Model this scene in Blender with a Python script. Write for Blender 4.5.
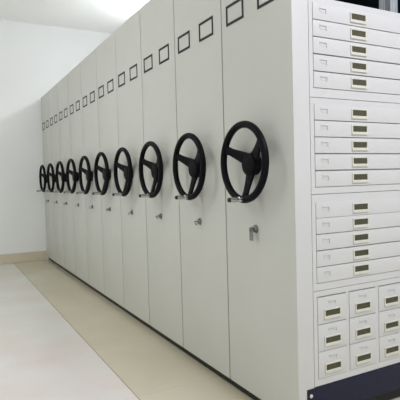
import bpy, bmesh, math, random
from mathutils import Vector, Matrix
random.seed(4)
S = bpy.context.scene
for o in list(bpy.data.objects):
    bpy.data.objects.remove(o)
COL = S.collection

# ------------------------------------------------------------ camera
G = 0.045                       # height of the lower edge of the steel panels above the floor
cam_d = bpy.data.cameras.new('camera')
cam = bpy.data.objects.new('camera', cam_d)
COL.objects.link(cam)
R_ = Vector((0.4716853, 0.8813403, -0.02742744))
U_ = Vector((-0.02463812, 0.04426628, 0.99871591))
F_ = Vector((-0.88142268, 0.47040385, -0.04259432))
mw = Matrix((R_, U_, -F_)).transposed().to_4x4()
mw.translation = Vector((1.58993, -1.300983, 1.063458 + G))
cam.matrix_world = mw
cam_d.sensor_width = 36
cam_d.lens = 480.57 * 36 / 400
cam_d.clip_start = 0.05
S.camera = cam

# ------------------------------------------------------------ world, lights, exposure
w_ = bpy.data.worlds.new('world')
S.world = w_
w_.use_nodes = True
bg = w_.node_tree.nodes['Background']
bg.inputs['Color'].default_value = (0.97, 1.0, 0.94, 1)
bg.inputs['Strength'].default_value = 0.82


def area(name, loc, target, sx, sy, power, col):
    d = bpy.data.lights.new(name, 'AREA')
    d.shape = 'RECTANGLE'
    d.size = sx
    d.size_y = sy
    d.energy = power
    d.color = col
    o = bpy.data.objects.new(name, d)
    COL.objects.link(o)
    o.location = loc
    o.rotation_euler = (Vector(target) - Vector(loc)).to_track_quat('-Z', 'Y').to_euler()
    return o


area('daylight_window', (5.2, -0.6, 2.3), (-1.5, -0.4, 1.7), 3.4, 1.8, 15, (0.88, 0.89, 1.0))
area('fill_near', (1.9, 0.5, 3.36), (1.5, 0.5, 0), 1.2, 0.6, 100, (0.80, 0.79, 1.0))  # unseen fill added to brighten the upper drawer side
area('fill_far', (-1.7, -2.6, 3.36), (-2.7, -2.5, 0), 2.4, 0.8, 62, (1.0, 0.99, 0.98))  # unseen fill added to lift the left floor and far wall
S.view_settings.view_transform = 'Standard'
S.view_settings.look = 'None'
S.view_settings.gamma = 1
S.view_settings.use_curve_mapping = False
S.view_settings.exposure = 0.0


# ------------------------------------------------------------ materials
def lin(c):
    return tuple(((v / 255) / 12.92 if v / 255 <= 0.04045 else ((v / 255 + 0.055) / 1.055) ** 2.4) for v in c) + (1,)


def mat(name, rgb, rough=0.5, metal=0.0, var=0.0, scale=4.0, bump=0.0, bscale=60.0, coat=0.0):
    m = bpy.data.materials.new(name)
    m.use_nodes = True
    nt = m.node_tree
    b = nt.nodes['Principled BSDF']
    b.inputs['Roughness'].default_value = rough
    b.inputs['Metallic'].default_value = metal
    if coat:
        b.inputs['Coat Weight'].default_value = coat
        b.inputs['Coat Roughness'].default_value = 0.15
    tc = nt.nodes.new('ShaderNodeTexCoord')
    n = nt.nodes.new('ShaderNodeTexNoise')
    n.inputs['Scale'].default_value = scale
    n.inputs['Detail'].default_value = 5
    nt.links.new(tc.outputs['Object'], n.inputs['Vector'])
    r = nt.nodes.new('ShaderNodeValToRGB')
    c = lin(rgb)
    r.color_ramp.elements[0].position = 0.3
    r.color_ramp.elements[1].position = 0.7
    r.color_ramp.elements[0].color = tuple(v * (1 - var) for v in c[:3]) + (1,)
    r.color_ramp.elements[1].color = tuple(min(1, v * (1 + var)) for v in c[:3]) + (1,)
    nt.links.new(n.outputs['Fac'], r.inputs['Fac'])
    nt.links.new(r.outputs['Color'], b.inputs['Base Color'])
    if bump:
        n2 = nt.nodes.new('ShaderNodeTexNoise')
        n2.inputs['Scale'].default_value = bscale
        n2.inputs['Detail'].default_value = 3
        bp = nt.nodes.new('ShaderNodeBump')
        bp.inputs['Strength'].default_value = bump
        bp.inputs['Distance'].default_value = 0.002
        nt.links.new(tc.outputs['Object'], n2.inputs['Vector'])
        nt.links.new(n2.outputs['Fac'], bp.inputs['Height'])
        nt.links.new(bp.outputs['Normal'], b.inputs['Normal'])
    return m


M_PAINT = mat('grey_enamel_paint', (196, 197, 191), 0.42, 0, 0.02, 3.0, 0.15, 90)
M_NAVY = mat('navy_painted_steel', (20, 25, 46), 0.25, 0, 0.08, 9.0)
M_NAVY.node_tree.nodes['Principled BSDF'].inputs['Specular IOR Level'].default_value = 0.3
M_BLACK = mat('black_wheel_plastic', (4, 3, 9), 0.5, 0, 0.05, 20)
M_BLACK.node_tree.nodes['Principled BSDF'].inputs['Specular IOR Level'].default_value = 0.12
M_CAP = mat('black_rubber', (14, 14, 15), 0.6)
M_STEEL = mat('chrome', (200, 200, 198), 0.25, 1.0, 0.03, 30)
M_KEY = mat('worn_key_steel', (140, 140, 137), 0.35, 0.9, 0.05, 60)
M_LINE = mat('black_label_frame', (10, 10, 12), 0.6)
M_CREAM = mat('cream_nickel_holder', (210, 211, 196), 0.35, 0.25, 0.03, 30)
M_OLIVE = mat('olive_recess', (66, 64, 40), 0.6, 0, 0.25, 70)
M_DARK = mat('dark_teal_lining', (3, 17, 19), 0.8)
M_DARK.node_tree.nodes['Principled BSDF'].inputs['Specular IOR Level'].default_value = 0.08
M_SEAL = mat('dark_rubber_seal', (66, 63, 52), 0.8)
M_GAP = mat('dark_gap_steel', (70, 70, 66), 0.7)
M_BINDER = [mat('grey_binder', (108, 112, 110), 0.6, 0, 0.05, 30), mat('dark_grey_binder', (80, 86, 84), 0.6, 0, 0.05, 30),
            mat('pale_grey_binder', (150, 158, 156), 0.6, 0, 0.05, 30)]
M_WALL = mat('white_wall_paint', (233, 235, 235), 0.8, 0, 0.012, 1.6, 0.2, 40)
M_CEIL = mat('white_ceiling_paint', (250, 250, 250), 0.85, 0, 0.01, 1.2)
M_SKIRT = mat('beige_skirting_tile', (205, 197, 176), 0.3, 0, 0.04, 5)
M_FRAME = mat('white_lamp_housing', (235, 235, 235), 0.5)


def floor_mat():
    m = bpy.data.materials.new('polished_floor_tiles')
    m.use_nodes = True
    nt = m.node_tree
    b = nt.nodes['Principled BSDF']
    b.inputs['Roughness'].default_value = 0.22
    N = nt.nodes.new
    L = nt.links.new
    geo = N('ShaderNodeNewGeometry')
    sep = N('ShaderNodeSeparateXYZ')
    L(geo.outputs['Position'], sep.inputs[0])

    def math_(op, a, bb=None):
        n = N('ShaderNodeMath')
        n.operation = op
        for i, v in enumerate((a, bb)):
            if v is None:
                continue
            if isinstance(v, (int, float)):
                n.inputs[i].default_value = v
            else:
                L(v, n.inputs[i])
        return n.outputs[0]

    def joint(coord, off, width):
        t = math_('ADD', coord, off + 80.0)
        t = math_('MODULO', t, 0.8)
        a = math_('LESS_THAN', t, width)
        c = math_('GREATER_THAN', t, 0.8 - width)
        return math_('MAXIMUM', a, c)
    jy = joint(sep.outputs['Y'], 0.468, 0.0022)
    jx = joint(sep.outputs['X'], 2.32, 0.0012)
    jx = math_('MULTIPLY', jx, 0.35)
    jn = math_('MAXIMUM', jy, jx)
    # per tile tone
    nz = N('ShaderNodeTexNoise')
    nz.inputs['Scale'].default_value = 1.6
    nz.inputs['Detail'].default_value = 8
    L(geo.outputs['Position'], nz.inputs['Vector'])
    r1 = N('ShaderNodeValToRGB')
    r1.color_ramp.elements[0].position = 0.35
    r1.color_ramp.elements[1].position = 0.68
    r1.color_ramp.elements[0].color = lin((212, 203, 195))
    r1.color_ramp.elements[1].color = lin((215, 217, 211))
    L(nz.outputs['Fac'], r1.inputs['Fac'])
    r2 = N('ShaderNodeValToRGB')
    r2.color_ramp.elements[0].position = 0.35
    r2.color_ramp.elements[1].position = 0.68
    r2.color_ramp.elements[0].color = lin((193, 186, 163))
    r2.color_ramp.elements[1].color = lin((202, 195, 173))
    L(nz.outputs['Fac'], r2.inputs['Fac'])
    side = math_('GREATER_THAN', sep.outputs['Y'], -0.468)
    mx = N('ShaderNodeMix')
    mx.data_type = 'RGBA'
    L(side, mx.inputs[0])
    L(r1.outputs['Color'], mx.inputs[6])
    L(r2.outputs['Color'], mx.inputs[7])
    mj = N('ShaderNodeMix')
    mj.data_type = 'RGBA'
    L(jn, mj.inputs[0])
    L(mx.outputs[2], mj.inputs[6])
    mj.inputs[7].default_value = lin((140, 122, 102))
    L(mj.outputs[2], b.inputs['Base Color'])
    return m


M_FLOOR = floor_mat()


# ------------------------------------------------------------ mesh helpers
def add_box(bm, x0, x1, y0, y1, z0, z1, bev=0.0, seg=2):
    r = bmesh.ops.create_cube(bm, size=1)
    vs = r['verts']
    for v in vs:
        v.co = Vector((x0 + (v.co.x + .5) * (x1 - x0), y0 + (v.co.y + .5) * (y1 - y0), z0 + (v.co.z + .5) * (z1 - z0)))
    if bev:
        es = list({e for v in vs for e in v.link_edges})
        bmesh.ops.bevel(bm, geom=es, offset=bev, segments=seg, profile=0.7, affect='EDGES')


def add_ring(bm, pts, close=True):
    """pts: list of rings (lists of Vector); skins them into a tube"""
    rows = [[bm.verts.new(p) for p in r] for r in pts]
    n = len(rows[0])
    m = len(rows)
    for i in range(m if close else m - 1):
        a, b = rows[i], rows[(i + 1) % m]
        for j in range(n):
            bm.faces.new((a[j], a[(j + 1) % n], b[(j + 1) % n], b[j]))
    if not close:
        bm.faces.new(rows[0][::-1])
        bm.faces.new(rows[-1])


def add_lathe_y(bm, cx, cz, prof, n=32):
    """prof: list of (y, radius); revolved about an axis along Y"""
    add_ring(bm, [[Vector((cx + r * math.cos(2 * math.pi * j / n), y, cz + r * math.sin(2 * math.pi * j / n))) for j in range(n)]
                  for y, r in prof], close=False)


def add_lathe_z(bm, cx, cy, prof, n=20):
    add_ring(bm, [[Vector((cx + r * math.cos(2 * math.pi * j / n), cy + r * math.sin(2 * math.pi * j / n), z)) for j in range(n)]
                  for z, r in prof], close=False)


def obj(name, bm, m, parent=None, smooth=None):
    bmesh.ops.recalc_face_normals(bm, faces=bm.faces)
    me = bpy.data.meshes.new(name)
    bm.to_mesh(me)
    bm.free()
    me.materials.append(m)
    if smooth:
        for p in me.polygons:
            p.use_smooth = True
        me.set_sharp_from_angle(angle=math.radians(smooth))
    o = bpy.data.objects.new(name, me)
    COL.objects.link(o)
    o.parent = parent
    return o


def struct(name, bm, m):
    o = obj(name, bm, m)
    o['kind'] = 'structure'
    return o


def thing(name, label, cat, loc, group=None):
    o = bpy.data.objects.new(name, None)
    o.empty_display_size = 0.1
    COL.objects.link(o)
    o.location = loc
    o['label'] = label
    o['category'] = cat
    if group:
        o['group'] = group
    return o


def copy_tree(o, parent=None):
    c = o.copy()
    COL.objects.link(c)
    if parent:
        c.parent = parent
    for ch in list(o.children):
        copy_tree(ch, c)
    return c


# ------------------------------------------------------------ room
W = 0.563502                    # width of one unit
XL = -10 * W - 0.006
CEIL = 3.35 + G
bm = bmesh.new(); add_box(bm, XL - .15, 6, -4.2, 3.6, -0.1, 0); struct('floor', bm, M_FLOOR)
bm = bmesh.new(); add_box(bm, XL - .15, 6, -4.2, 3.6, CEIL, CEIL + .1); struct('ceiling', bm, M_CEIL)
bm = bmesh.new(); add_box(bm, XL - .15, XL, -4.2, 3.6, 0, CEIL); struct('wall_far', bm, M_WALL)
bm = bmesh.new(); add_box(bm, XL - .15, 6, 3.6, 3.75, 0, CEIL); struct('wall_right', bm, M_WALL)
bm = bmesh.new()
for k in range(5):
    y1 = -0.02 - 0.8 * k
    add_box(bm, XL, XL + .012, y1 - .799, y1, 0, 0.135, 0.002)
struct('baseboard_far', bm, M_SKIRT)

# tube lamps added out of sight behind the row to brighten ceiling and wall
def lamp(x, y, label):
    t = thing('fill_tube_light', label, 'light', (x, y, 3.05), 'added fill lights above the shelving')
    b = bmesh.new(); add_box(b, -.6, .6, -.03, .03, 0, .04, .004); obj('lamp_housing', b, M_FRAME, t)
    for sx in (-.5, .5):
        b = bmesh.new(); add_lathe_z(b, sx, 0, [(.038, .005), (CEIL - 3.05, .005)], 8); obj('suspension_rod', b, M_FRAME, t)
    em = bpy.data.materials.get('lit_tube')
    if not em:
        em = bpy.data.materials.new('lit_tube'); em.use_nodes = True
        p = em.node_tree.nodes['Principled BSDF']
        p.inputs['Emission Color'].default_value = (0.96, 0.98, 1.0, 1)
        p.inputs['Emission Strength'].default_value = 92
    for s in (-1, 1):
        b = bmesh.new()
        n = 12
        add_ring(b, [[Vector((xx, s * .05 + .013 * math.cos(a * 2 * math.pi / n), .018 + .013 * math.sin(a * 2 * math.pi / n))) for a in range(n)] for xx in (-.58, .58)], False)
        obj('lamp_tube', b, em, t, 40)
    return t


lamp(-1.6, 1.2, 'added twin tube fill light above the nearest shelving units')
lamp(-3.9, 1.2, 'added twin tube fill light above the farthest shelving units')


# ------------------------------------------------------------ shelving unit
# local frame of a unit: x from -W (left edge) to 0 (right edge), y = 0 the wheel side, z = 0 the floor
DEPTH = 1.45
WX, WZ = -0.282, 1.138 + G


def frame_rect(bm, cx0, cx1, z0, z1, t, y0, y1):
    add_box(bm, cx0, cx1, y0, y1, z1 - t, z1)
    add_box(bm, cx0, cx1, y0, y1, z0, z0 + t)
    add_box(bm, cx0, cx0 + t, y0, y1, z0 + t, z1 - t)
    add_box(bm, cx1 - t, cx1, y0, y1, z0 + t, z1 - t)


def add_spoke(bm, ang):
    """tapered flat arm from hub (recessed) to rim, slightly dished"""
    ca, sa = math.cos(ang), math.sin(ang)
    rings = []
    for r, hw, y, th in ((0.015, .036, -.024, .014), (0.05, .030, -.029, .013), (0.085, .025, -.041, .010), (0.13, .020, -.057, .0085), (0.155, .021, -.066, .009), (0.172, .026, -.068, .008)):
        ring = []
        for a in range(12):
            t = a * 2 * math.pi / 12
            u = hw * math.copysign(abs(math.cos(t)) ** .6, math.cos(t))
            v = th * math.copysign(abs(math.sin(t)) ** .6, math.sin(t))
            ring.append(Vector((WX + r * ca - u * sa, y + v, WZ + r * sa + u * ca)))
        rings.append(ring)
    add_ring(bm, rings, close=False)


NEAR = [None]


def build_common(t):
    """end panel, wheel, frames and lock"""
    b = bmesh.new(); add_box(b, -W + .0038, -.0038 if t is not NEAR[0] else 0, 0, .088, G, 2.3 + G, .003)
    obj('end_panel', b, M_PAINT, t, 30)
    # label frames
    for x0, x1 in ((-.512, -.355), (-.240, -.083)):
        b = bmesh.new(); frame_rect(b, x0, x1, 1.830 + G, 1.930 + G, .0125, -.0025, .001)
        obj('label_frame', b, M_LINE, t)
    # wheel rim
    b = bmesh.new()
    rings = []
    R0 = .174
    for i in range(64):
        a = 2 * math.pi * i / 64
        ring = []
        for j in range(14):
            c = 2 * math.pi * j / 14
            rr = R0 + .0165 * math.cos(c)
            ring.append(Vector((WX + rr * math.cos(a), -.070 + .0165 * math.sin(c), WZ + rr * math.sin(a))))
        rings.append(ring)
    add_ring(b, rings, True)
    wh = obj('hand_wheel', b, M_BLACK, t, 60)
    for a in (156, 33, 272):
        b = bmesh.new(); add_spoke(b, math.radians(a))
        obj('spoke', b, M_BLACK, wh, 50)
    b = bmesh.new()
    add_lathe_y(b, WX, WZ - .010, [(.0, .050), (-.006, .051), (-.010, .049), (-.016, .050), (-.036, .053), (-.045, .051), (-.050, .040), (-.052, .004)])
    obj('hub', b, M_BLACK, wh, 40)
    # crank handle at the lowest point of the rim
    hx, hz = WX + .004, WZ - .172
    b = bmesh.new()
    add_lathe_y(b, hx, hz, [(-.078, .010), (-.092, .010), (-.093, .0135), (-.102, .0135), (-.104, .011), (-.125, .0125), (-.149, .0115), (-.150, .003)], 20)
    h = obj('crank_handle', b, M_STEEL, wh, 40)
    b = bmesh.new()
    add_lathe_y(b, hx, hz, [(-.1495, .0100), (-.153, .0108), (-.158, .0095), (-.159, .004)], 20)
    obj('end_cap', b, M_CAP, h, 40)
    # lock
    lx, lz = -.292, .822 + G
    b = bmesh.new()
    add_lathe_y(b, lx, lz, [(.001, .021), (-.003, .0205), (-.004, .016), (-.011, .0155), (-.013, .012), (-.0135, .003)], 24)
    lk = obj('lock', b, M_KEY, t, 35)
    b = bmesh.new(); add_box(b, lx - .0015, lx + .0015, -.0145, -.0125, lz - .006, lz + .006)
    obj('keyhole', b, M_CAP, lk)
    return wh, lk


UNIT_GROUP = 'compact shelving units in the row'
LABELS = [
    'nearest grey steel shelving unit, its white side filled with drawers',
    'second grey shelving unit from the drawers, hand wheel beside the nearest one',
    'third grey shelving unit from the drawers, with black hand wheel',
    'fourth grey shelving unit from the drawers, with black hand wheel',
    'fifth grey shelving unit from the drawers, with black hand wheel',
    'sixth grey shelving unit counted from the drawers, with black hand wheel',
    'fourth grey shelving unit from the far white wall, with black hand wheel',
    'third grey shelving unit from the far white wall, with black hand wheel',
    'second grey shelving unit from the far white wall, next to the last',
    'farthest grey shelving unit, standing against the white wall',
]


def add_lever(lk, ang):
    """flat key bow sticking out of the lock"""
    lx, lz = -.292, .822 + G
    b = bmesh.new()
    add_box(b, -.0012, .0012, -.018, -.010, -.004, .004)
    c, s = math.cos(ang), math.sin(ang)
    n = 16
    rings = []
    for i in range(n):
        a = 2 * math.pi * i / n
        ring = []
        for j in range(6):
            d = 2 * math.pi * j / 6
            rr = .008 + .004 * math.cos(d)
            ring.append(Vector((.0018 * math.sin(d), -.028 + rr * math.cos(a), rr * math.sin(a))))
        rings.append(ring)
    add_ring(b, rings, True)
    bmesh.ops.rotate(b, verts=b.verts, cent=(0, 0, 0), matrix=Matrix.Rotation(ang, 3, 'Y'))
    bmesh.ops.translate(b, verts=b.verts, vec=(lx, 0, lz))
    return b


def underside_shade(t):
    b = bmesh.new()
    add_box(b, -W + .003, -.022 if t is NEAR[0] else -.003, .018, DEPTH - .03, .005, .012 + G, .002)  # black box added to stand in for the shade under the unit
    obj('underside_shade', b, M_CAP, t)
    n = 16
    for yy in (.25, DEPTH - .2):
        for xx in (-W + .1, -.1):
            b = bmesh.new()
            add_ring(b, [[Vector((x2, yy + .028 * math.cos(a * 2 * math.pi / n), .028 + .028 * math.sin(a * 2 * math.pi / n))) for a in range(n)] for x2 in (xx - .015, xx + .015)], False)
            obj('roller', b, M_GAP, t)


# plain unit (prototype for the nine units behind the first)
proto = thing('shelving_unit', LABELS[1], 'shelving unit', (-W, 0, 0), UNIT_GROUP)
build_common(proto)
b = bmesh.new(); add_box(b, -.0036, -.0002, .004, .084, G + .002, 2.298 + G)
obj('edge_seal', b, M_SEAL, proto)
b = bmesh.new(); add_box(b, -W + .012, -.012, .0885, DEPTH, .143 + G, 2.3 + G, .002)
obj('shelf_body', b, M_PAINT, proto)
b = bmesh.new(); add_box(b, -W + .02, -.02, .089, DEPTH - .01, .012 + G, .142 + G, .002)
obj('plinth', b, M_NAVY, proto)
underside_shade(proto)
units = [proto]
for k in range(2, 10):
    c = copy_tree(proto)
    c.location = (-W * k, 0, 0)
    c['label'] = LABELS[k]
    units.append(c)

# nearest unit with drawers on its side
near = thing('shelving_unit', LABELS[0], 'shelving unit', (0, 0, 0), UNIT_GROUP)
NEAR[0] = near
build_common(near)
b = bmesh.new()
add_box(b, -W + .012, -.003, .045, DEPTH - .01, .012 + G, .142 + G, .0015)
add_box(b, -.006, .0025, .045, DEPTH - .01, .016 + G, .1425 + G, .001)
pl = obj('plinth', b, M_NAVY, near)
b = bmesh.new()
n = 14
add_ring(b, [[Vector((x2, .066 + r * math.cos(a * 2 * math.pi / n), .112 + G + r * math.sin(a * 2 * math.pi / n))) for a in range(n)] for x2, r in ((.002, .0085), (.005, .0085), (.007, .006))], False)
obj('bolt', b, M_CREAM, pl, 40)
underside_shade(near)

Y0, Y1 = .0905, .680            # bay with the drawers
DY0, DY1 = .1130, .6560         # drawer fronts


def housing(z0, z1, zs0, zs1, stiles=()):
    """steel case with a raised front border around the drawer opening"""
    b = bmesh.new()
    add_box(b, -W + .012, -.014, Y0, Y1, z0 + .001 + G, z1 - .001 + G)
    f0, f1 = -.015, -.001
    add_box(b, f0, f1, Y0, Y1, zs1 + G, z1 - .001 + G, .001, 1)
    add_box(b, f0, f1, Y0, Y1, z0 + .001 + G, zs0 + G, .001, 1)
    add_box(b, f0, f1, Y0, DY0 - .0015, zs0 + G, zs1 + G)
    add_box(b, f0, f1, DY1 + .0015, Y1, zs0 + G, zs1 + G)
    for a, c in stiles:
        add_box(b, f0, f1, a, c, zs0 + G, zs1 + G)
    return obj('drawer_housing', b, M_PAINT, near)


def drawer_meshes(w, h, cy, cz, ty, tz, tw, th):
    """front panel, holder, holder recess and stamped tab, origin at the lower near corner of the front"""
    me = []
    b = bmesh.new(); add_box(b, -.0135, .0015, .0, w, 0, h, .0015); me.append(b)
    hw, hh = .049, .0222
    b = bmesh.new()
    x0, x1 = .001, .0065
    add_box(b, x0, x1, cy - hw, cy + hw, cz + hh - .006, cz + hh, .001, 1)          # top
    add_box(b, x0, x1 + .001, cy - hw, cy + hw, cz - hh, cz - hh + .013, .002, 2)   # bottom lip
    add_box(b, x0, x1, cy - hw, cy - hw + .0055, cz - hh + .012, cz + hh - .006)
    add_box(b, x0, x1, cy + hw - .006, cy + hw, cz - hh + .012, cz + hh - .006)
    me.append(b)
    b = bmesh.new(); add_box(b, .0008, .0035, cy - hw + .005, cy + hw - .005, cz - hh + .012, cz + hh - .005); me.append(b)
    b = bmesh.new()
    t = .0035
    add_box(b, .001, .0045, ty, ty + tw, tz + th - t, tz + th)
    add_box(b, .001, .0045, ty + tw - t, ty + tw, tz, tz + th - t)
    add_box(b, .001, .0028, ty, ty + t * .7, tz + th * .35, tz + th - t)
    add_box(b, .001, .0028, ty + t * 2, ty + tw * .45, tz + th * .2, tz + th * .45)
    add_box(b, .001, .0028, ty + tw * .6, ty + tw - t * 2, tz + th * .2, tz + th * .45)
    me.append(b)
    return me


def make_drawer(w, h, cy, cz, ty, tz, tw, th):
    f, hld, rec, tab = drawer_meshes(w, h, cy, cz, ty, tz, tw, th)
    d = obj('drawer', f, M_PAINT, near, 30)
    q = obj('label_holder', hld, M_CREAM, d); q['label'] = 'pale nickel label holder'
    obj('holder_recess', rec, M_OLIVE, d)['label'] = 'dark olive recess of the label holder'
    obj('stamped_tab', tab, M_PAINT, d)
    return d


groups = [([1.800, 1.7305, 1.659, 1.587, 1.5135, 1.441], 1.401, 1.829),
          ([1.3725, 1.304, 1.2325, 1.1610, 1.0885, 1.0155], .985, 1.401),
          ([.9485, .880, .8110, .7400, .6680, .5970], .564, .985)]
WD = DY1 - DY0
first = None
for zs, z0, z1 in groups:
    housing(z0, z1, zs[-1], zs[0])
    for i in range(5):
        if first is None:
            first = make_drawer(WD, .0677, .376 - DY0, .034, .148 - DY0, .028, .040, .022)
            d = first
        else:
            d = copy_tree(first, near)
        d.location = (0, DY0, zs[i + 1] + .002 + G)
cols = [(.113, .279), (.3, .466), (.489, .656)]
rows = [.4185, .2975, .1765]
housing(.143, .564, .1745, .5385, [(.2805, .2985), (.4675, .4875)])
b = bmesh.new()
for z in (.2925, .4140):
    for y0, y1 in cols:
        add_box(b, -.015, -.001, y0, y1, z + .0012 + G, z + .0038 + G)
obj('drawer_divider', b, M_PAINT, near)
first = None
for z in rows:
    for y0, y1 in cols:
        if first is None:
            first = make_drawer(.166, .1160, .083, .040, .060, .080, .046, .017)
            d = first
        else:
            d = copy_tree(first, near)
        d.location = (0, y0, z - .0005 + G)

# open compartment above the drawers
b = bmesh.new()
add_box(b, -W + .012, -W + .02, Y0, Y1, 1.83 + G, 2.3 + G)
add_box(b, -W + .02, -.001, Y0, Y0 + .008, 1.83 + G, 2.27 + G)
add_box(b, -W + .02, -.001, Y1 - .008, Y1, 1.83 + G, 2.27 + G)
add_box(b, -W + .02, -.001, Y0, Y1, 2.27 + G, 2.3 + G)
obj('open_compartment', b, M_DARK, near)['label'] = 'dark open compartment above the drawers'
b = bmesh.new(); add_box(b, -W + .012, -.001, Y1 + .001, DEPTH, .143 + G, 2.3 + G, .002)
obj('side_panel', b, M_PAINT, near)

# binders in that compartment
bl = ['dark mid grey binder in the open compartment above the drawers, nearest the row',
      'darkest grey binder in the open compartment, between two lighter ones',
      'pale grey binder in the open compartment above the drawers']
for i, (y0, y1) in enumerate(((.546, .586), (.5875, .6195), (.621, .6715))):
    t = thing('binder', bl[i], 'binder', (-.2, y0, 1.829 + G), 'binders above the drawers')
    b = bmesh.new()
    w = y1 - y0
    add_box(b, -.25, .17, 0, .003, 0, .31)
    add_box(b, -.25, .17, w - .003, w, 0, .31)
    obj('cover', b, M_DARK, t)
    b = bmesh.new()
    add_box(b, .1702, .173, 0.0, w, 0, .31)
    add_box(b, .1728, .1745, w * .25, w * .32, 0, .31)
    add_box(b, .1728, .1745, w * .68, w * .75, 0, .31)
    obj('spine', b, M_BINDER[i], t)
    b = bmesh.new(); add_box(b, -.24, .16, .0035, w - .0035, .004, .30)
    obj('paper_block', b, M_CREAM, t)

# ------------------------------------------------------------ keys in the locks
klabels = ['key with hanging silver fob in the lock of the nearest shelving unit',
           'small key in the lock of the second shelving unit from the drawers',
           'small key in the lock of the third shelving unit from the drawers',
           'small key in the lock of the fourth shelving unit from the drawers',
           'small key in the lock of the fifth shelving unit from the drawers',
           'small key in the lock of the sixth shelving unit from the drawers',
           'small key in the lock of the fourth unit from the far wall',
           'small key in the lock of the third unit from the far wall',
           'small key in the lock of the second unit from the far wall',
           'small key in the lock of the farthest unit, against the white wall']
random.seed(9)
for k in range(10):
    ang = random.uniform(-.4, .4)
    b = add_lever(None, ang + (math.radians(70) if k else 0))
    o = obj('key', b, M_KEY, None, 40)
    o.location = (-W * k, 0, 0)
    o['label'] = klabels[k]; o['category'] = 'key'; o['group'] = 'keys in the shelving locks'
    lx, lz = -.292, .822 + G
    b = bmesh.new()
    if k == 0:
        add_box(b, lx - .013, lx + .012, -.030, -.024, lz - .054, lz - .008, .002)
        add_box(b, lx - .003, lx + .003, -.030, -.025, lz - .012, lz + .003)
        f = obj('key_fob', b, M_KEY, o)
    else:
        # folded fob lying out to one side
        add_box(b, lx - .001, lx + .026, -.034, -.030, lz - .018, lz - .008, .0015)
        f = obj('key_fob', b, M_KEY, o)
